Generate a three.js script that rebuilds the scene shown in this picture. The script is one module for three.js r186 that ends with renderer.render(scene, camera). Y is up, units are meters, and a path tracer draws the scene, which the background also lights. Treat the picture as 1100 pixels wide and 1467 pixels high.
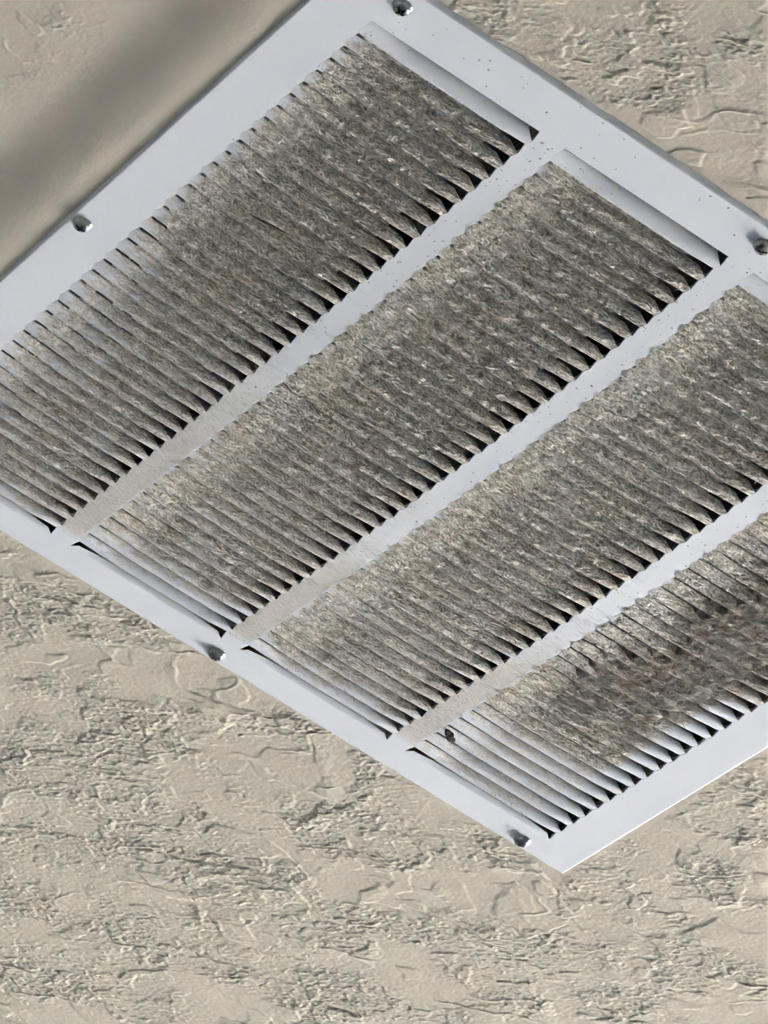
import * as THREE from 'three';
import { Sky } from 'three/addons/objects/Sky.js';
import { RoundedBoxGeometry } from 'three/addons/geometries/RoundedBoxGeometry.js';
import { mergeGeometries, mergeVertices } from 'three/addons/utils/BufferGeometryUtils.js';
import { Brush, Evaluator, SUBTRACTION } from 'three-bvh-csg';

// ------------------------------------------------------------------ camera, sky, sun, exposure
const scene = new THREE.Scene();
const UNIT = 0.1155;          // metres per bank spacing of the grille
const H = 2.9;                // height of the grille face above the floor
// grille coordinates: u along the louvers, v across them, z up into the duct; all in UNITs
const W = (u, v, z) => new THREE.Vector3(u * UNIT, H + z * UNIT, -v * UNIT);

const camera = new THREE.PerspectiveCamera(2 * Math.atan(733.5 / 7525.7) * 180 / Math.PI, 1100 / 1467, 0.05, 200);
camera.position.copy(W(-5.2823, -15.7983, -14.1299));
{
  const d = (u, v, z) => new THREE.Vector3(u, z, -v);
  const x = d(0.80973, -0.5192, 0.27345), y = d(-0.50849, -0.38823, 0.76858), z = d(-0.29288, -0.76139, -0.57837);
  camera.quaternion.setFromRotationMatrix(new THREE.Matrix4().makeBasis(x, y, z));
}
scene.add(camera);

const renderer = new THREE.WebGLRenderer({ antialias: true });
renderer.toneMapping = THREE.LinearToneMapping;
renderer.toneMappingExposure = 7.1;
renderer.shadowMap.enabled = true;

const SUN = new THREE.Vector3(0.15, 1.0, -0.62).normalize();
const sky = new Sky();
sky.scale.setScalar(150);
sky.material.uniforms.turbidity.value = 4;
sky.material.uniforms.rayleigh.value = 1.2;
sky.material.uniforms.mieCoefficient.value = 0.004;
sky.material.uniforms.mieDirectionalG.value = 0.8;
sky.material.uniforms.sunPosition.value.copy(SUN);
scene.add(sky);
scene.backgroundIntensity = 0.5;
const sun = new THREE.DirectionalLight(0xfffaf4, 70);
sun.position.copy(SUN).multiplyScalar(20).add(new THREE.Vector3(6, 0, 0));
sun.target.position.set(6, 0, 0);
sun.castShadow = true;
Object.assign(sun.shadow.camera, { left: -16, right: 16, top: 16, bottom: -16, near: 1, far: 60 });
sun.shadow.mapSize.set(2048, 2048);
scene.add(sun, sun.target);

// ------------------------------------------------------------------ helpers
let seed = 20240611;
const rnd = () => { seed = (seed + 0x6d2b79f5) | 0; let t = Math.imul(seed ^ (seed >>> 15), 1 | seed); t = (t + Math.imul(t ^ (t >>> 7), 61 | t)) ^ t; return ((t ^ (t >>> 14)) >>> 0) / 4294967296; };
const PERM = new Uint8Array(512), GX = new Float32Array(256), GY = new Float32Array(256);
{
  const p = [...Array(256).keys()];
  for (let i = 255; i > 0; i--) { const j = Math.floor(rnd() * (i + 1)); [p[i], p[j]] = [p[j], p[i]]; }
  for (let i = 0; i < 512; i++) PERM[i] = p[i & 255];
  for (let i = 0; i < 256; i++) { const a = rnd() * 6.28318; GX[i] = Math.cos(a); GY[i] = Math.sin(a); }
}
function noise(x, y) {                       // gradient noise, about -0.7 .. 0.7
  const fx = Math.floor(x), fy = Math.floor(y), X = fx & 255, Y = fy & 255, a = x - fx, b = y - fy;
  const A = PERM[X] + Y, B = PERM[X + 1] + Y;
  const h00 = PERM[A & 511], h10 = PERM[B & 511], h01 = PERM[(A + 1) & 511], h11 = PERM[(B + 1) & 511];
  const sa = a * a * a * (a * (a * 6 - 15) + 10), sb = b * b * b * (b * (b * 6 - 15) + 10);
  const n00 = GX[h00] * a + GY[h00] * b, n10 = GX[h10] * (a - 1) + GY[h10] * b;
  const n01 = GX[h01] * a + GY[h01] * (b - 1), n11 = GX[h11] * (a - 1) + GY[h11] * (b - 1);
  const m0 = n00 + (n10 - n00) * sa, m1 = n01 + (n11 - n01) * sa;
  return m0 + (m1 - m0) * sb;
}
const fbm = (x, y, o = 3) => { let s = 0, a = 1; for (let i = 0; i < o; i++) { s += a * noise(x, y); x = x * 2.03 + 17.3; y = y * 2.03 + 5.1; a *= 0.5; } return s; };
const ss = (a, b, x) => { const t = Math.min(1, Math.max(0, (x - a) / (b - a))); return t * t * (3 - 2 * t); };
const lerp = (a, b, t) => a + (b - a) * t;
const clamp = (x, a = 0, b = 1) => Math.min(b, Math.max(a, x));
const gauss = (u, v, cu, cv, ru, rv) => Math.exp(-(((u - cu) / ru) ** 2) - ((v - cv) / rv) ** 2);

/** A sheet from rows of points [u, v, z] (units), uv given by f(u, v). Wound to face the room (-z). */
function sheet(rows, cols, point, uvOf) {
  const pos = new Float32Array(rows * cols * 3), uv = new Float32Array(rows * cols * 2), index = [];
  for (let r = 0, i = 0; r < rows; r++) for (let c = 0; c < cols; c++, i++) {
    const [u, v, z, a, b] = point(r, c);
    pos[i * 3] = u * UNIT; pos[i * 3 + 1] = z * UNIT; pos[i * 3 + 2] = -v * UNIT;
    const t = uvOf ? uvOf(a ?? u, b ?? v) : [u * UNIT, v * UNIT];
    uv[i * 2] = t[0]; uv[i * 2 + 1] = t[1];
    if (r < rows - 1 && c < cols - 1) { const q = i + cols; index.push(i, i + 1, q, q, i + 1, q + 1); }
  }
  const g = new THREE.BufferGeometry();
  g.setAttribute('position', new THREE.BufferAttribute(pos, 3));
  g.setAttribute('uv', new THREE.BufferAttribute(uv, 2));
  g.setIndex(index);
  g.computeVertexNormals();
  return g;
}
function mesh(name, g, m, parent) {
  const o = new THREE.Mesh(g, m);
  o.name = name; o.castShadow = o.receiveShadow = true;
  parent.add(o);
  return o;
}
function structure(name, g, m) { const o = mesh(name, g, m, scene); o.userData.kind = 'structure'; return o; }
function texture(w, h, fill, srgb) {
  const n = srgb ? 4 : 1, data = new Uint8Array(w * h * 4);
  for (let y = 0, i = 0; y < h; y++) for (let x = 0; x < w; x++, i += 4) {
    const c = fill(x, y);
    if (n === 1) data[i] = data[i + 1] = data[i + 2] = clamp(c) * 255; else { data[i] = clamp(c[0], 0, 255); data[i + 1] = clamp(c[1], 0, 255); data[i + 2] = clamp(c[2], 0, 255); }
    data[i + 3] = 255;
  }
  const t = new THREE.DataTexture(data, w, h);
  t.wrapS = t.wrapT = THREE.RepeatWrapping; t.magFilter = THREE.LinearFilter; t.minFilter = THREE.LinearMipmapLinearFilter; t.generateMipmaps = true;
  if (srgb) t.colorSpace = THREE.SRGBColorSpace;
  t.needsUpdate = true;
  return t;
}

// ------------------------------------------------------------------ sizes of the grille (units)
const P = 0.110, N = 39, L = 0.8903, CUT = 0.0114, T0 = 0.4;   // pitch, louvers per bank, bank length, slit inset, attached share of a louver's width
const U0 = -0.231, U1 = 4.102, V0 = -0.28, V1 = 4.556, VB = (N + 0.65) * P;
const LIPH = 0.030, LIPW = 0.025, CEIL = 0.031;
const U_END = 3 + L;
const sag = (u, v) => (u <= 0 || u >= U_END || v <= 0 || v >= VB) ? 0 : -0.0726 * Math.sin(Math.PI * u / U_END) * Math.sin(Math.PI * Math.min(1, v / 4.29));

// how much lint lies at a place of the louver field (0 bare paint .. 1 thick)
function lint(i, u, v) {
  const x = u - i, k = v / P;
  let d = 1;
  d *= ss(-0.02, i === 0 ? 0.12 : 0.07, x + 0.05 * noise(k * 0.9, i * 7.7) + 0.02);
  if (i === 0) d *= lerp(0.7, 1, ss(0.1, 0.45, x + 0.25 * fbm(u * 3, k * 0.5)));
  d *= lerp(1, 0.75, ss(L - 0.10, L, x));
  d *= lerp(0.14, 1, ss(0.6, 1.6, k));
  const from = [36.6, 34.8, 35.5, 31.2][i], to = [39.3, 40.0, 40.0, 34.8][i];
  d *= lerp(1, i === 3 ? 0.32 : 0.22, ss(from, to, k + 1.2 * fbm(u * 2.2, k * 0.2)));
  d *= lerp(1, [0.66, 0.68, 0.72, 1][i] + 0.25 * fbm(u * 4, k * 0.3), ss(i ? 20 : 14, i ? 30 : 22, k + 4 * fbm(u * 2.5 + 9, k * 0.1)));
  if (i === 3) d *= 1 - 0.93 * ss(L - 0.22 - 0.06 * noise(k * 0.7, 3.3), L - 0.10, x) * ss(20, 26, k);
  return clamp(d);
}
// where lint bridges the slots into a mat
function felt(i, u, v) {
  let f = -0.22 + 0.30 * fbm(u * 2.4 + 31 * i, v * 2.4);
  if (i === 0) f -= 0.30;
  if (i === 1) f += 0.22 * gauss(u, v, 1.5, 2.2, 0.35, 1.0);
  if (i === 2) f += 0.40 * gauss(u, v, 2.35, 3.05, 0.32, 0.55) - 0.25 * gauss(u, v, 2.6, 2.45, 0.2, 0.15);
  if (i === 3) f += 1.8 * gauss(u, v, 3.50, 2.15, 0.34, 0.85) + 1.4 * gauss(u, v, 3.34, 3.00, 0.30, 0.34) - 0.55 * gauss(u, v, 3.27, 2.42, 0.12, 0.13) + 0.25 * noise(u * 15, v * 19);
  return f;
}

// ------------------------------------------------------------------ materials
const TEX = 2048;
const fibre = (u, v) => {              // matted strands, 0..1
  const a = 0.03 * noise(u * 9, v * 9), b = 0.03 * noise(u * 9 + 40, v * 9 + 12);
  const r1 = 1 - Math.abs(noise((u + a) * 40, (v + b) * 95)) * 2.2;
  return clamp(0.5 + 0.55 * (0.28 * (r1 - 0.35) + 0.75 * noise((u + a) * 46, (v + b) * 62) + 0.6 * noise(u * 105, v * 135) + 0.55 * noise((u + b) * 17, (v + a) * 24) + 0.3 * noise(u * 210, v * 240)));
};
const fibreField = new Float32Array(TEX * TEX), lintField = new Float32Array(TEX * TEX);
for (let y = 0, i = 0; y < TEX; y++) {
  const v = (y + 0.5) / TEX * 4.4;
  for (let x = 0; x < TEX; x++, i++) {
    const u = (x + 0.5) / TEX * 4;
    fibreField[i] = fibre(u, v);
    lintField[i] = lint(Math.min(3, Math.floor(u)), u, v);
  }
}
// the one clot of older, browner lint on the fourth bank, with a ragged outline
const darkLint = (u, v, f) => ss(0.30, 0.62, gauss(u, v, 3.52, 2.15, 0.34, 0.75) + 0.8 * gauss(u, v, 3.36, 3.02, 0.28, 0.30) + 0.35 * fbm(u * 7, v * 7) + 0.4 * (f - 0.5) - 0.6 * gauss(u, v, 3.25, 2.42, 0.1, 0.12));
const dustColour = texture(TEX, TEX, (x, y) => {
  const i = y * TEX + x, f = fibreField[i], u = x / TEX * 4, v = y / TEX * 4.4;
  const ph = v / P - Math.floor(v / P);
  const cover = ss(0.26, 0.66, lintField[i] + 0.85 * (f - 0.5) + 0.35 * noise(u * 26, v * 40) + 0.26 * (0.62 - ph));
  const brown = 0.5 + 0.9 * fbm(u * 3.1, v * 3.1 + 9);
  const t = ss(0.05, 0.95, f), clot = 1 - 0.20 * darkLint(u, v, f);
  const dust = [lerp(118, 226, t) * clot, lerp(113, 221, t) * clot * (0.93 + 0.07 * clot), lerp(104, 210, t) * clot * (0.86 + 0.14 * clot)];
  const pale = 12 * clamp(gauss(u, v, 2.55, 2.52, 0.17, 0.12) + 0.8 * gauss(u, v, 3.26, 2.45, 0.09, 0.12) + 0.5 * noise(u * 16, v * 16)) * (0.5 + f);
  for (let c = 0; c < 3; c++) dust[c] += pale;
  const warm = clamp(brown) * 12 * (1 - t);
  const speck = lintField[i] < 0.7 && noise(u * 95, v * 95) + 0.5 * noise(u * 6, v * 6) > 0.60 ? 0.5 : 1;
  return [lerp(208 * speck, dust[0] + warm, cover), lerp(210 * speck, dust[1] + warm * 0.3, cover), lerp(214 * speck, dust[2] - warm, cover)];
}, true);
const dustHeight = texture(TEX, TEX, (x, y) => { const i = y * TEX + x; return 0.5 + (fibreField[i] - 0.5) * ss(0.2, 0.7, lintField[i]); });
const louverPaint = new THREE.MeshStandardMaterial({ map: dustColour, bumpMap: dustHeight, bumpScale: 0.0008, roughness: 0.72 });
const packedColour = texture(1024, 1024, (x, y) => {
  const f = fibreField[y * 2 * TEX + x * 2], t = ss(0.05, 0.95, f), clot = 1 - 0.48 * darkLint(x / 256, y / 1024 * 4.4, f), b = 7 * fbm(x / 1024 * 12.4, y / 1024 * 13.6 + 9);  // mat copy of the clot tinted deeper, offsetting the light its downward face catches
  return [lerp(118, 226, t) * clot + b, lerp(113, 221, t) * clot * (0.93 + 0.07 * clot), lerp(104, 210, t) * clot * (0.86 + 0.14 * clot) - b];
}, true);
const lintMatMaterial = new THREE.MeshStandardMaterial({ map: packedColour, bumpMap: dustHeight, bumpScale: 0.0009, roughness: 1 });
const dustUV = (u, v) => [u / 4, v / 4.4];

// white enamel of the frame with specks of dirt, and the beige film of lint on the lower bars
const specks = [];
for (let n = 0; n < 230; n++) {
  const onBar = rnd() < 0.6;
  const bar = Math.floor(rnd() * 3);
  const u = onBar ? bar + L + rnd() * (1 - L) : lerp(U0, U1, rnd()), v = onBar ? Math.pow(rnd(), 1.4) * 2.6 : (rnd() < 0.7 ? lerp(V0, 0.0, rnd()) : lerp(V0, V1, rnd()));
  specks.push([u, v, 0.002 + 0.004 * rnd() * rnd(), rnd() * 3.1, 0.3 + 0.7 * rnd(), 0.35 + 0.5 * rnd()]);
}
for (const [u, v] of [[0.72, 0.05], [0.745, 0.04], [0.74, 0.06], [0.86, 0.08], [0.875, 0.075]]) specks.push([u, v, 0.005, 1, 0.7, 0.1]);
const FW = 2048, FH = 2048, fu = (u) => (u - U0 + 0.06) / 4.46, fv = (v) => (v - V0 + 0.06) / 4.96;
const frameData = new Float32Array(FW * FH).fill(1);
for (const [u, v, r, a, e, dark] of specks) {
  const cx = fu(u) * FW, cy = fv(v) * FH, R = r / 4.46 * FW * 1.5 + 1;
  for (let y = Math.floor(cy - R); y <= cy + R; y++) for (let x = Math.floor(cx - R); x <= cx + R; x++) {
    if (x < 0 || y < 0 || x >= FW || y >= FH) continue;
    const dx = x - cx, dy = y - cy, p = dx * Math.cos(a) + dy * Math.sin(a), q = (-dx * Math.sin(a) + dy * Math.cos(a)) / e;
    const t = ss(1, 0.6, Math.hypot(p, q) / (R - 0.6));
    frameData[y * FW + x] = Math.min(frameData[y * FW + x], lerp(1, dark, t));
  }
}
const barLint = (u, v) => {
  const i = Math.floor(u), x = u - i;
  if (x < L - 0.01 || u < 0 || u > 3 || v < 0 || v > 4.3) return 0;
  return clamp(ss([1.7, 2.4, 2.2][i], 3.8, v + 0.7 * fbm(u * 5, v * 2)) * ss(4.34, 4.2, v));
};
const frameColour = texture(FW, FH, (x, y) => {
  const d = frameData[y * FW + x], u = x / FW * 4.46 + U0 - 0.06, v = y / FH * 4.96 + V0 - 0.06;
  const b = barLint(u, v), f = b > 0 ? noise(u * 40, v * 150) + 0.6 * noise(u * 90, v * 260) : 0;
  const c = b * ss(-0.5, 0.6, f + b * 0.7);
  return [lerp(213, 197 + 18 * f, c) * d, lerp(215, 191 + 18 * f, c) * d, lerp(219, 183 + 18 * f, c) * d];
}, true);
const enamel = new THREE.MeshStandardMaterial({ map: frameColour, roughness: 0.42 });
const frameUV = (u, v) => [fu(u), fv(v)];

const screwSteel = new THREE.MeshStandardMaterial({ color: new THREE.Color().setRGB(0.30, 0.31, 0.31), metalness: 1, roughness: 0.30 });
const ductSteel = new THREE.MeshStandardMaterial({ color: new THREE.Color().setRGB(0.42, 0.42, 0.41), metalness: 0.85, roughness: 0.5 });
const CB = 1024;
const ceilingBump = texture(CB, CB, (x, y) => {   // orange peel of rolled paint, tiled by wrapping four shifted fields
  const f = (a, b) => 0.35 * fbm(a * 30, b * 30, 2) + 0.3 * noise(a * 95, b * 95) + 0.22 * noise(a * 210, b * 210);
  const a = x / CB, b = y / CB, s = ss(0, 1, a), t = ss(0, 1, b);
  return 0.5 + lerp(lerp(f(a, b), f(a - 1, b), s), lerp(f(a, b - 1), f(a - 1, b - 1), s), t) * 0.6;
});
const ceilingPaint = new THREE.MeshStandardMaterial({ color: new THREE.Color().setRGB(0.515, 0.462, 0.372), bumpMap: ceilingBump, bumpScale: 0.00045, roughness: 0.22 });
const wallPaint = new THREE.MeshStandardMaterial({ color: new THREE.Color().setRGB(0.50, 0.48, 0.44), roughness: 0.8 });
const floorMaterial = new THREE.MeshStandardMaterial({ color: new THREE.Color().setRGB(0.28, 0.26, 0.235), roughness: 0.6 });
const concrete = new THREE.MeshStandardMaterial({ color: new THREE.Color().setRGB(0.455, 0.455, 0.45), roughness: 0.95 });
const windowWhite = new THREE.MeshStandardMaterial({ color: new THREE.Color().setRGB(0.8, 0.8, 0.8), roughness: 0.4 });
const glass = new THREE.MeshPhysicalMaterial({ color: 0xffffff, transmission: 1, thickness: 0, roughness: 0, ior: 1.5 });

// ------------------------------------------------------------------ the ceiling
// relief of the trowelled plaster, positive towards the room (units)
const cellHash = (x, y, n) => { const h = PERM[(PERM[(x & 255) + n & 511] + (y & 255)) & 511]; return PERM[(h + n * 37) & 511] / 255; };
function flakes(u, v, share, sharp) {             // flat torn plates with straight, crisp sides: 0 .. 1
  const X = Math.floor(u), Y = Math.floor(v);
  let d1 = 9, d2 = 9, h1 = 0, h2 = 0;
  for (let y = Y - 1; y <= Y + 1; y++) for (let x = X - 1; x <= X + 1; x++) {
    const d = Math.hypot(x + cellHash(x, y, 1) - u, y + cellHash(x, y, 2) - v), h = cellHash(x, y, 3) < share ? 0.35 + 0.65 * cellHash(x, y, 4) : 0;
    if (d < d1) { d2 = d1; h2 = h1; d1 = d; h1 = h; } else if (d < d2) { d2 = d; h2 = h; }
  }
  return lerp((h1 + h2) / 2, h1, ss(0, sharp, d2 - d1));
}
function plaster(u, v) {
  const wu = u + 0.07 * noise(u * 3.1, v * 3.1) + 0.02 * noise(u * 13, v * 13), wv = v + 0.07 * noise(u * 3.1 + 50, v * 3.1) + 0.02 * noise(u * 13 + 9, v * 13);
  const near = u < 0.2 ? lerp(0.10, 1, ss(0.42, 0.85, U0 - u)) : 1;     // the smooth filler beside the long edge
  const m1 = ss(-0.10, 0.16, fbm(u * 1.05 + 7, v * 1.05, 3)), m2 = ss(-0.24 - 0.25 * ss(4.6, 6.5, v), 0.16, fbm(u * 1.7 + 3, v * 1.7 + 60, 4)), m3 = ss(-0.22, 0.1, fbm(u * 1.9 + 70, v * 1.9, 3));
  let h = 0.0078 * flakes(wu * 3.4, wv * 4.0, 0.34, 0.045) * m1 + 0.0056 * flakes(wu * 8 + 31, wv * 9.5, 0.3, 0.08) * m3;
  h += 0.0050 * ss(0.10, 0.20, fbm(wu * 7 + 60, wv * 8, 3)) * m2;
  const r = 1 - Math.abs(noise((wu * 0.55 + wv * 0.84) * 4.2, (wv * 0.55 - wu * 0.84) * 2.4)) * 2;
  h += 0.0042 * ss(0.92, 0.985, r) * m1 * m3;
  const g = noise(u * 38 + 3, v * 42) + 0.75 * noise(u * 74, v * 80);
  h += 0.0054 * ss(0.05, 0.55, g) * m2 * lerp(0.5, 1, m3);
  h += 0.0026 * ss(0.15, 0.5, noise(u * 88, v * 92)) * m2 + 0.0012 * noise(u * 40, v * 40) + 0.003 * noise(u * 1.7, v * 1.7);
  return 0.9 * h * near;
}
const ceilZ = (u, v) => {
  const hump = 0.050 * ss(U0 - 0.47, U0 - 0.09, u);
  const rim = Math.max(U0 - u, u - U1, V0 - v, v - V1);
  const flat = ss(0.0, 0.10, rim);
  return CEIL + 0.032 - hump + 0.012 * ss(U0, U0 + 0.3, u) - plaster(u, v) * lerp(0.5, 1, flat);
};
{
  const STEP = 0.0070, CELLS = 24, TILE = STEP * CELLS, parts = [];
  const quad = [[-1.25, 1.30], [1.12, -1.45], [5.75, 4.86], [3.05, 8.95]];       // what the camera may see of the ceiling
  const inside = (u, v, grow) => quad.every(([a, b], n) => { const [c, d] = quad[(n + 1) % 4]; return ((c - a) * (v - b) - (d - b) * (u - a)) / Math.hypot(c - a, d - b) > -grow; });
  const ceilUV = (u, v) => [u / 2.2, v / 2.2];
  const UA = -3.5, VA = -3.7, NU = 66, NV = 82, UZ = UA + NU * TILE, VZ = VA + NV * TILE;
  const tile = (a, b, n, w, h) => parts.push(sheet(n + 1, n + 1, (r, c) => { const u = a + w * c / n, v = b + h * r / n; return [u, v, n > 1 || w === TILE ? ceilZ(u, v) : CEIL + 0.03]; }, ceilUV));
  for (let y = 0; y < NV; y++) for (let x = 0; x < NU; x++) {
    const a = UA + x * TILE, b = VA + y * TILE, cu = a + TILE / 2, cv = b + TILE / 2;
    if (cu > U0 + 0.2 && cu < U1 - 0.2 && cv > V0 + 0.2 && cv < V1 - 0.2) continue;
    tile(a, b, inside(cu, cv, 0.3) ? CELLS : 6, TILE, TILE);
  }
  const X0 = -29, X1 = 48, Y0 = -39, Y1 = 33;
  tile(X0, Y0, 1, UA - X0, Y1 - Y0); tile(UZ, Y0, 1, X1 - UZ, Y1 - Y0); tile(UA, Y0, 1, UZ - UA, VA - Y0); tile(UA, VZ, 1, UZ - UA, Y1 - VZ);
  const slab = (a, b, c, d) => { const g = new THREE.BoxGeometry((b - a) * UNIT, 0.12, (d - c) * UNIT); const p = W((a + b) / 2, (c + d) / 2, 0); g.translate(p.x, CEIL * UNIT + 0.075, p.z); parts.push(g); };
  slab(X0, 0 - 0.05, Y0, Y1); slab(U_END + 0.05, X1, Y0, Y1); slab(-0.05, U_END + 0.05, Y0, -0.05); slab(-0.05, U_END + 0.05, 4.41, Y1);
  structure('ceiling', mergeGeometries(parts), ceilingPaint).position.set(0, H, 0);
}

// ------------------------------------------------------------------ the room and the ground outside
const RX0 = -3.0, RX1 = 5.0, RZ0 = -3.4, RZ1 = 4.1, TOP = H + CEIL * UNIT + 0.02;
const box = (x0, x1, y0, y1, z0, z1) => { const g = new THREE.BoxGeometry(x1 - x0, y1 - y0, z1 - z0); g.translate((x0 + x1) / 2, (y0 + y1) / 2, (z0 + z1) / 2); return g; };
structure('floor', box(RX0 - 0.2, RX1 + 0.2, -0.15, 0, RZ0 - 0.2, RZ1 + 0.2), floorMaterial);
structure('wall_left', box(RX0 - 0.2, RX0, 0, TOP, RZ0 - 0.2, RZ1 + 0.2), wallPaint);
structure('wall_back', box(RX0, RX1, 0, TOP, RZ0 - 0.2, RZ0), wallPaint);
structure('wall_front', box(RX0, RX1, 0, TOP, RZ1, RZ1 + 0.2), wallPaint);
const WZ0 = -2.25, WZ1 = -0.05, WY0 = 0.45, WY1 = 2.5;
structure('wall_right', mergeGeometries([
  box(RX1, RX1 + 0.2, 0, WY0, RZ0 - 0.2, RZ1 + 0.2), box(RX1, RX1 + 0.2, WY1, TOP, RZ0 - 0.2, RZ1 + 0.2),
  box(RX1, RX1 + 0.2, WY0, WY1, RZ0 - 0.2, WZ0), box(RX1, RX1 + 0.2, WY0, WY1, WZ1, RZ1 + 0.2)]), wallPaint);
{
  const w = new THREE.Group();
  w.name = 'window_1'; w.userData.kind = 'structure';
  w.position.set(RX1 + 0.1, (WY0 + WY1) / 2, (WZ0 + WZ1) / 2);
  scene.add(w);
  const hz = (WZ1 - WZ0) / 2, hy = (WY1 - WY0) / 2;
  mesh('window_frame', mergeGeometries([box(-0.04, 0.04, -hy, -hy + 0.05, -hz, hz), box(-0.04, 0.04, hy - 0.05, hy, -hz, hz), box(-0.04, 0.04, -hy + 0.05, hy - 0.05, -hz, -hz + 0.05), box(-0.04, 0.04, -hy + 0.05, hy - 0.05, hz - 0.05, hz), box(-0.03, 0.03, -hy + 0.05, hy - 0.05, -0.03, 0.03)]), windowWhite, w);
  for (const s of [-1, 1]) { const g = new THREE.PlaneGeometry(hz - 0.08, 2 * hy - 0.1); g.rotateY(Math.PI / 2); g.translate(0, 0, s * (hz / 2 - 0.01)); mesh('window_pane', g, glass, w); }
}
structure('ground', box(-40, 60, -0.45, -0.15, -50, 50), concrete);

// ------------------------------------------------------------------ the grille
const grille = new THREE.Group();
grille.name = 'return_air_grille';
grille.position.set(0, H, 0);
grille.userData = { label: 'white stamped metal return air grille on the ceiling with four banks of dusty louvers', category: 'air vent' };
scene.add(grille);

// boundary of a bank at row position t (pitches): how far the slot's end is inset
const notch = (t) => { const f = t - Math.floor(t); return f < 0.65 ? CUT * (1 - f / 0.65) : CUT * (f - 0.65) / 0.35; };
const rowsOf = []; for (let k = 0; k <= N; k++) { rowsOf.push(k + 0.0001); for (const f of [0.22, 0.44, 0.65, 0.82]) if (k + f <= N + 0.651) rowsOf.push(k + f); if (k < N) rowsOf.push(k + 0.9999); }
const crest = (u, v) => sag(u, v);
/** A strip of the face between two edges given as functions of the row; open edges turn up into the duct. */
function strip(left, right, openLeft, openRight, uvOf) {
  const q = [...(openLeft ? [[0, -0.006, 0.03], [0, -0.001, 0.006]] : []), [0, 0, 0], [0.025], [0.12], [0.3], [0.5], [0.7], [0.88], [0.975], [1, 0, 0], ...(openRight ? [[1, -0.002, 0.001], [1, -0.004, 0.004], [1, -0.0055, 0.010], [1, -0.006, 0.03]] : [])];
  return sheet(rowsOf.length, q.length, (r, c) => {
    const t = rowsOf[r], v = t * P, a = left(t), b = right(t), [f, , dz = 0] = q[c];
    const out = q[c][1] ?? 0;
    const u = lerp(a, b, f) - out * (1);
    return [u + 0, v, crest(lerp(a, b, f), v) + dz * (openLeft || openRight ? 1 : 0), lerp(a, b, f), v];
  }, uvOf);
}
const faces = [];
const flatSheet = (ua, ub, va, vb, nu, nv) => faces.push(sheet(nv + 1, nu + 1, (r, c) => { const u = lerp(ua, ub, c / nu), v = lerp(va, vb, r / nv); return [u, v, 0]; }, frameUV));
flatSheet(U0, U1, V0, 0, 40, 4);
flatSheet(U0, U1, VB, V1, 40, 4);
faces.push(strip(() => U0, (t) => notch(t), false, true, frameUV));
faces.push(strip((t) => U_END - notch(t), () => U1, true, false, frameUV));
// the turned-back outer edge
{
  const prof = [[0, 0], [0.003, 0.0005], [0.007, 0.003], [0.012, 0.008], [LIPW, LIPH - 0.002], [LIPW - 0.002, LIPH + 0.004]];
  const loop = [[U0, V0, -1, -1], [U1, V0, 1, -1], [U1, V1, 1, 1], [U0, V1, -1, 1]];
  for (let e = 0; e < 4; e++) {
    const A = loop[e], B = loop[(e + 1) % 4], n = 40;
    faces.push(sheet(prof.length, n + 1, (r, c) => {
      const [o, z] = prof[r], t = c / n;
      return [lerp(A[0] + A[2] * o, B[0] + B[2] * o, t), lerp(A[1] + A[3] * o, B[1] + B[3] * o, t), z];
    }, frameUV));
  }
}
// the edge rolled in behind the last slot of each bank
for (let i = 0; i < 4; i++) faces.push(sheet(9, 61, (r, c) => {
  const f = r / 8, s = c / 60, x = s * L, e = ss(0, 1.3 * P, x) * ss(0, 1.3 * P, L - x), q = 1 - f;
  const inset = 0.004 + 0.03 * q;
  return [i + lerp(inset, L - inset, s), VB - P * (0.26 * q), 0.16 * P * q ** 1.6 * lerp(0.35, 1, e)];
}, frameUV));
mesh('frame', mergeGeometries(faces), enamel, grille);
for (let i = 0; i < 3; i++) mesh(i ? 'mullion_00' + i : 'mullion', strip((t) => i + L - notch(t), (t) => i + 1 + notch(t), true, true, frameUV), enamel, grille);

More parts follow.
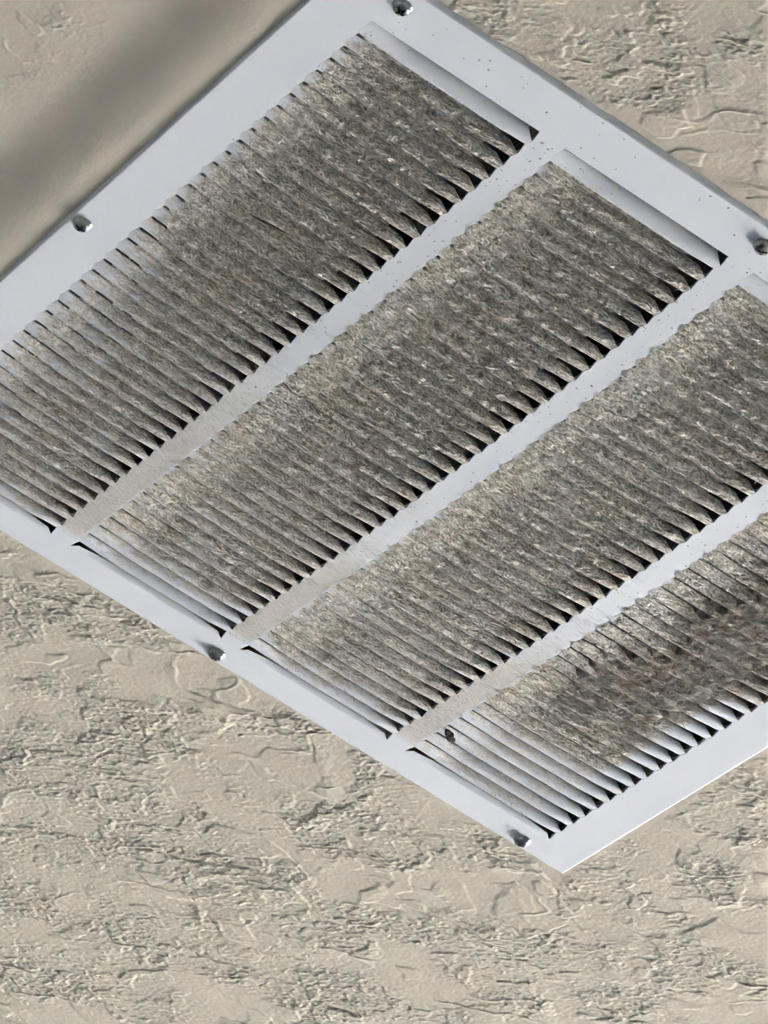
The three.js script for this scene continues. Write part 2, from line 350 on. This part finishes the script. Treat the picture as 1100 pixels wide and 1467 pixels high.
// one louver: s along it, t from its proud lower edge (0) to the edge sunk into the duct (1)
const ARC = [];      // section of a louver: nearly flat at its proud edge, turning steeply up into the duct
for (let n = 0, a = 0, z = 0; n <= 64; n++) { ARC.push([a, z]); const th = (9 + 56 * Math.pow(n / 64, 1.4)) * Math.PI / 180; a += 0.55 / 64 * Math.cos(th); z += 0.55 / 64 * Math.sin(th); }
const arc = (t) => { const x = clamp(t) * 64, n = Math.min(63, Math.floor(x)), f = x - n; return [lerp(ARC[n][0], ARC[n + 1][0], f), lerp(ARC[n][1], ARC[n + 1][1], f)]; };
function louver(i, k, s, t, thick) {
  const tt = Math.max(0, t), x = s * L, e = ss(0, 2.3 * P, x) * ss(0, 1.5 * P, L - x);
  const e0 = tt < T0 ? 0 : lerp(0.5, 0.9, ss(0.2, 0.8, s)) * (tt - T0) / (1 - T0), et = e0 + (1 - e0) * e;
  const inset = tt < T0 ? CUT * (1 - tt / T0) : 0, cut = Math.max(0, tt - T0) / (1 - T0);
  const u = i + lerp(inset + 0.008 * cut, L - inset - 0.055 * cut, s);
  const flat = tt < T0 ? 1 - 0.35 * tt / T0 : 0.65 - lerp(0.56, 0.38, ss(0.1, 0.9, s)) * (tt - T0) / (1 - T0);
  const [ra0, rz0] = arc(tt), grow = k === 0 ? 1.6 : 1, ra = ra0 * grow, rz = rz0 * (k === 0 ? 1.05 : 1);
  let v = (k + lerp(flat, 1 - ra, et)) * P, z = (rz - 0.07 * (1 - tt) * (1 - tt)) * et * P;
  if (t < 0) { z += 0.05 * P; v += 0.01 * P; }
  const d = thick * lint(i, u, (k + 0.5) * P) * (0.25 + 0.95 * ss(0.85, 0.3, tt));     // lint hangs from the proud part
  return [u, v - 0.62 * d, z - 0.78 * d + sag(u, v), u, (k + 1 - tt) * P];
}
const pile = (u, v) => 0.0085 * (0.60 + 0.7 * noise(u * 11, v * 22) + 0.55 * noise(u * 30, v * 46) + 0.4 * noise(u * 66, v * 90));
for (let i = 0, n = 0; i < 4; i++) for (let k = 0; k < N; k++, n++) {
  const cols = 110, rows = 11;
  const g = sheet(rows + 1, cols + 1, (r, c) => {
    const t = r === rows ? -0.1 : 1 - r / (rows - 1), s = c / cols;
    const s2 = s < 0.5 ? 0.5 * Math.pow(2 * s, 1.25) : 1 - 0.5 * Math.pow(2 - 2 * s, 1.25);
    const uu = i + s2 * L, vv = (k + 1 - t) * P;
    return louver(i, k, s2, t, t < 0 ? 0 : pile(uu, vv));
  }, dustUV);
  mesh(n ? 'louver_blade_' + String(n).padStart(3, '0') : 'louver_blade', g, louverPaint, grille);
}

// lint packed into the slots, bridging them where it is thick
for (let i = 0; i < 4; i++) {
  const cols = 150, rows = 430, kept = new Uint8Array((cols + 1) * (rows + 1));
  const g = sheet(rows + 1, cols + 1, (r, c) => {
    const u = i + 0.02 + (L - 0.04) * c / cols, v = lerp(0.9 * P, (N - 0.6) * P, r / rows), x = u - i, d = lint(i, u, v);
    const open = ss(0.05, 0.16, x) * ss(0.05, 0.20, L - x - 0.02 * noise(v * 20, i)) * ss(0.35, 0.8, d + 0.3 * noise(u * 14, v * 14));
    kept[r * (cols + 1) + c] = open > 0.12 ? 1 : 0;
    const f = ss(0.25, 1.15, felt(i, u, v));
    const z = lerp(1.0, lerp(1.05, 0.02, f), open) * P - (0.009 * noise(u * 14, v * 24) + 0.007 * noise(u * 34, v * 50)) * open;
    return [u, v, z + sag(u, v)];
  }, dustUV);
  const all = g.index.array, some = [];
  for (let a = 0; a < all.length; a += 3) if (kept[all[a]] && kept[all[a + 1]] && kept[all[a + 2]]) some.push(all[a], all[a + 1], all[a + 2]);
  g.setIndex(some);
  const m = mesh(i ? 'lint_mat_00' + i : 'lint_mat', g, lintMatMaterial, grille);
  m.userData.label = 'grey-brown lint packed between the louvers';
}

// loose strands of lint on the louvers and the bars
function strand(bend, twist) {
  const n = 5, pos = [], index = [];
  for (let a = 0; a <= n; a++) {
    const t = a / n, x = t - 0.5, y = bend * (1 - 4 * x * x) * 0.25, z = twist * Math.sin(t * 5) * 0.12, w = Math.min(1, 4 * t + 0.3, 4 * (1 - t) + 0.3);
    for (let b = 0; b < 3; b++) { const an = b * 2.0944; pos.push(x, y + w * Math.cos(an) * 0.02, z + w * Math.sin(an) * 0.02); }
    if (a < n) for (let b = 0; b < 3; b++) { const p = a * 3 + b, q = a * 3 + (b + 1) % 3; index.push(p, q, p + 3, q, q + 3, p + 3); }
  }
  const g = new THREE.BufferGeometry();
  g.setAttribute('position', new THREE.Float32BufferAttribute(pos, 3));
  g.setIndex(index); g.computeVertexNormals();
  return g;
}
{
  const fuzz = new THREE.MeshStandardMaterial({ color: 0xffffff, roughness: 1 });
  const kinds = [strand(0.5, 0.6), strand(1.4, -0.8), strand(-0.9, 1.3), strand(0.2, 0.25)], lists = [[], [], [], []];
  const m = new THREE.Matrix4(), qa = new THREE.Quaternion(), basis = new THREE.Matrix4(), X = new THREE.Vector3(), Y = new THREE.Vector3(), Z = new THREE.Vector3();
  const place = (kind, u, v, z, ang, tilt, normal, len, thick, color, flat = 1) => {
    Y.set(normal[0], normal[2], -normal[1]).normalize();
    X.set(1, 0, 0).addScaledVector(Y, -Y.x).normalize(); Z.crossVectors(X, Y);
    const a = X.clone().multiplyScalar(Math.cos(ang)).addScaledVector(Z, Math.sin(ang));
    a.multiplyScalar(Math.cos(tilt)).addScaledVector(Y, Math.sin(tilt)).normalize();
    const c = new THREE.Vector3().crossVectors(a, Y).normalize(), b = new THREE.Vector3().crossVectors(c, a);
    basis.makeBasis(a, b, c); qa.setFromRotationMatrix(basis);
    m.compose(new THREE.Vector3(u * UNIT, z * UNIT, -v * UNIT), qa, new THREE.Vector3(len * UNIT, flat * thick * UNIT / 0.02, thick * UNIT / 0.02));
    lists[kind].push([m.clone(), color]);
  };
  const tone = (t, warm) => new THREE.Color().setRGB((t + warm) / 255, t / 255, (t - 7 - warm) / 255, THREE.SRGBColorSpace);
  let made = 0;
  while (made < 3500) {
    const i = Math.floor(rnd() * 4), s = rnd(), k = Math.floor(rnd() * N), t = Math.pow(rnd(), 1.3) * 0.75;
    const u0 = i + s * L, d = lint(i, u0, (k + 0.5) * P);
    if (rnd() > d * d) continue;
    made++;
    const q = louver(i, k, s, t, pile(u0, (k + 1 - t) * P)), f = ss(0.25, 1.15, felt(i, u0, q[1]));
    const lift = 0.002 + 0.010 * rnd() * rnd();
    const z = Math.min(q[2], lerp(1, 0.06 * P + sag(q[0], q[1]), f > 0.5 ? 1 : 0)) - lift;
    const dark = rnd() < 0.25;
    place(Math.floor(rnd() * 4), q[0], q[1] - lift * 0.6, z, (rnd() - 0.5) * (rnd() < 0.6 ? 1.6 : 6.28), (rnd() - 0.35) * 0.5, [0, -0.62, -0.78], 0.02 + 0.05 * rnd() * rnd(), 0.0009 + 0.0008 * rnd(),
      dark ? tone(70 + 40 * rnd(), 4 * rnd()) : tone(130 + 60 * rnd(), 3 * rnd()));
  }
  made = 0;
  while (made < 4200) {
    const i = Math.floor(rnd() * 3), w = rnd(), v = lerp(0.3, VB - 0.02, rnd()), u = i + L + w * (1 - L);
    const edge = Math.abs(w - 0.5) > 0.40 ? 1 : 0.3, d = (barLint(u, v) + 0.02 * ss(0.6, 1.5, v)) * edge;
    if (rnd() > d) continue;
    made++;
    place(3, u + 0.03 * (rnd() - 0.5), v, sag(u, v) + 0.0004 - 0.0012 * rnd() * rnd(), (rnd() - 0.5) * 1.3 + 0.15, (rnd() - 0.5) * 0.12, [0, 0, -1], 0.02 + 0.05 * rnd() * rnd(), 0.0008 + 0.0004 * rnd(),
      tone(182 + 35 * rnd(), 5), 0.25);
  }
  lists.forEach((list, n) => {
    const o = new THREE.InstancedMesh(kinds[n], fuzz, list.length);
    list.forEach(([mm, c], j) => { o.setMatrixAt(j, mm); o.setColorAt(j, c); });
    o.name = n ? 'lint_00' + n : 'lint';
    o.userData = { kind: 'stuff', label: 'loose grey strands of lint' };
    o.castShadow = o.receiveShadow = true;
    grille.add(o);
  });
}

// pan-head screws with a cross recess
{
  const R = 0.043, prof = [[0, -0.034], [0.012, -0.0335], [0.024, -0.031], [0.033, -0.0255], [0.038, -0.018], [0.0395, -0.010], [R, -0.008], [R + 0.003, -0.004], [R + 0.003, 0.004]];
  const head = new THREE.LatheGeometry(prof.map(([r, y]) => new THREE.Vector2(r * UNIT, y * UNIT)), 40);
  const capped = mergeVertices(mergeGeometries([head.toNonIndexed(), (() => { const c = new THREE.CircleGeometry((R + 0.003) * UNIT, 40); c.rotateX(-Math.PI / 2); c.translate(0, 0.004 * UNIT, 0); return c.toNonIndexed(); })()]), 1e-6);
  const ev = new Evaluator(); ev.useGroups = false;
  let b = new Brush(capped);
  b.updateMatrixWorld();
  for (const turn of [0, Math.PI / 2]) {
    const w = new THREE.BoxGeometry(0.050 * UNIT, 0.034 * UNIT, 0.0125 * UNIT);
    const c = new Brush(w); c.position.set(0, -0.034 * UNIT, 0); c.rotation.y = turn; c.updateMatrixWorld();
    const out = ev.evaluate(b, c, SUBTRACTION); b = out; b.updateMatrixWorld();
  }
  const places = [[0.055, -0.178, 0.5], [1.94, -0.178, 1.1], [3.82, -0.178, 0.2], [-0.178, 2.185, 0.1], [4.05, 2.19, 0.8], [0.06, 4.492, 0.3], [1.945, 4.492, 0.9], [3.81, 4.492, 0.35]];
  places.forEach(([u, v, a], n) => {
    const s = mesh(n ? 'screw_00' + n : 'screw', b.geometry, screwSteel, grille);
    s.position.set(u * UNIT, 0, -v * UNIT); s.rotation.y = a;
    if (!n) s.userData.label = 'zinc cross-head screw';
  });
}

// ------------------------------------------------------------------ the duct above
{
  const a = -0.05, b = U_END + 0.05, c = -0.05, d = 4.41, z0 = CEIL + 0.0, z1 = 3.0, t = 0.05, parts = [];
  const bx = (u0, u1, v0, v1, za, zb) => { const g = new THREE.BoxGeometry((u1 - u0) * UNIT, (zb - za) * UNIT, (v1 - v0) * UNIT); g.translate((u0 + u1) / 2 * UNIT, (za + zb) / 2 * UNIT, -(v0 + v1) / 2 * UNIT); parts.push(g); };
  bx(a - t, a, c - t, d + t, z0 + 0.1, z1); bx(b, b + t, c - t, d + t, z0 + 0.1, z1); bx(a, b, c - t, c, z0 + 0.1, z1); bx(a, b, d, d + t, z0 + 0.1, z1); bx(a - t, b + t, c - t, d + t, z1, z1 + t);
  const o = structure('air_duct', mergeGeometries(parts), ductSteel);
  o.position.set(0, H, 0);
}

// ------------------------------------------------------------------ a clump of debris caught on the louvers, and a shaded gap modelled as a solid
function clump(name, label, u, v, z, len, wid, turn, tint) {
  const o = new THREE.Group(); o.name = name; o.userData = { label, category: 'dust clump' };
  o.position.copy(W(u, v, z)); o.rotation.y = turn; scene.add(o);
  const g = new THREE.IcosahedronGeometry(1, 12), p = g.attributes.position;
  for (let n = 0; n < p.count; n++) {
    const x = p.getX(n), y = p.getY(n), q = p.getZ(n), b = 1 + 0.35 * noise(x * 2.1 + u * 9, q * 2.1 + y) + 0.22 * noise(x * 5.5 + y * 3, q * 5.5 - y * 4 + u) + 0.1 * noise(x * 13, q * 13 + y * 11);
    p.setXYZ(n, x * len * UNIT * b, y * wid * 0.6 * UNIT * b - 0.2 * wid * UNIT * x * x, q * wid * UNIT * b);
  }
  g.computeVertexNormals();
  mesh('body', mergeVertices(g.deleteAttribute('normal') && g, 1e-7), new THREE.MeshStandardMaterial({ color: tint, roughness: 1 }), o).geometry.computeVertexNormals();
  return o;
}
clump('dust_clump', 'dark brown clump of debris stuck on the bare louvers near the bottom corner', 3.073, 4.045, -0.006, 0.050, 0.023, 0.69, new THREE.Color().setRGB(0.05, 0.04, 0.03));
clump('dust_clump_001', 'thin dark brown wisp standing in for the shaded gap under lifted dust on the upper left bank of louvers', 0.40, 1.452, sag(0.4, 1.45) - 0.004, 0.095, 0.007, -0.15, new THREE.Color().setRGB(0.09, 0.065, 0.045));  // dark solid drawn for the shade in a gap under lifted dust

renderer.render(scene, camera);
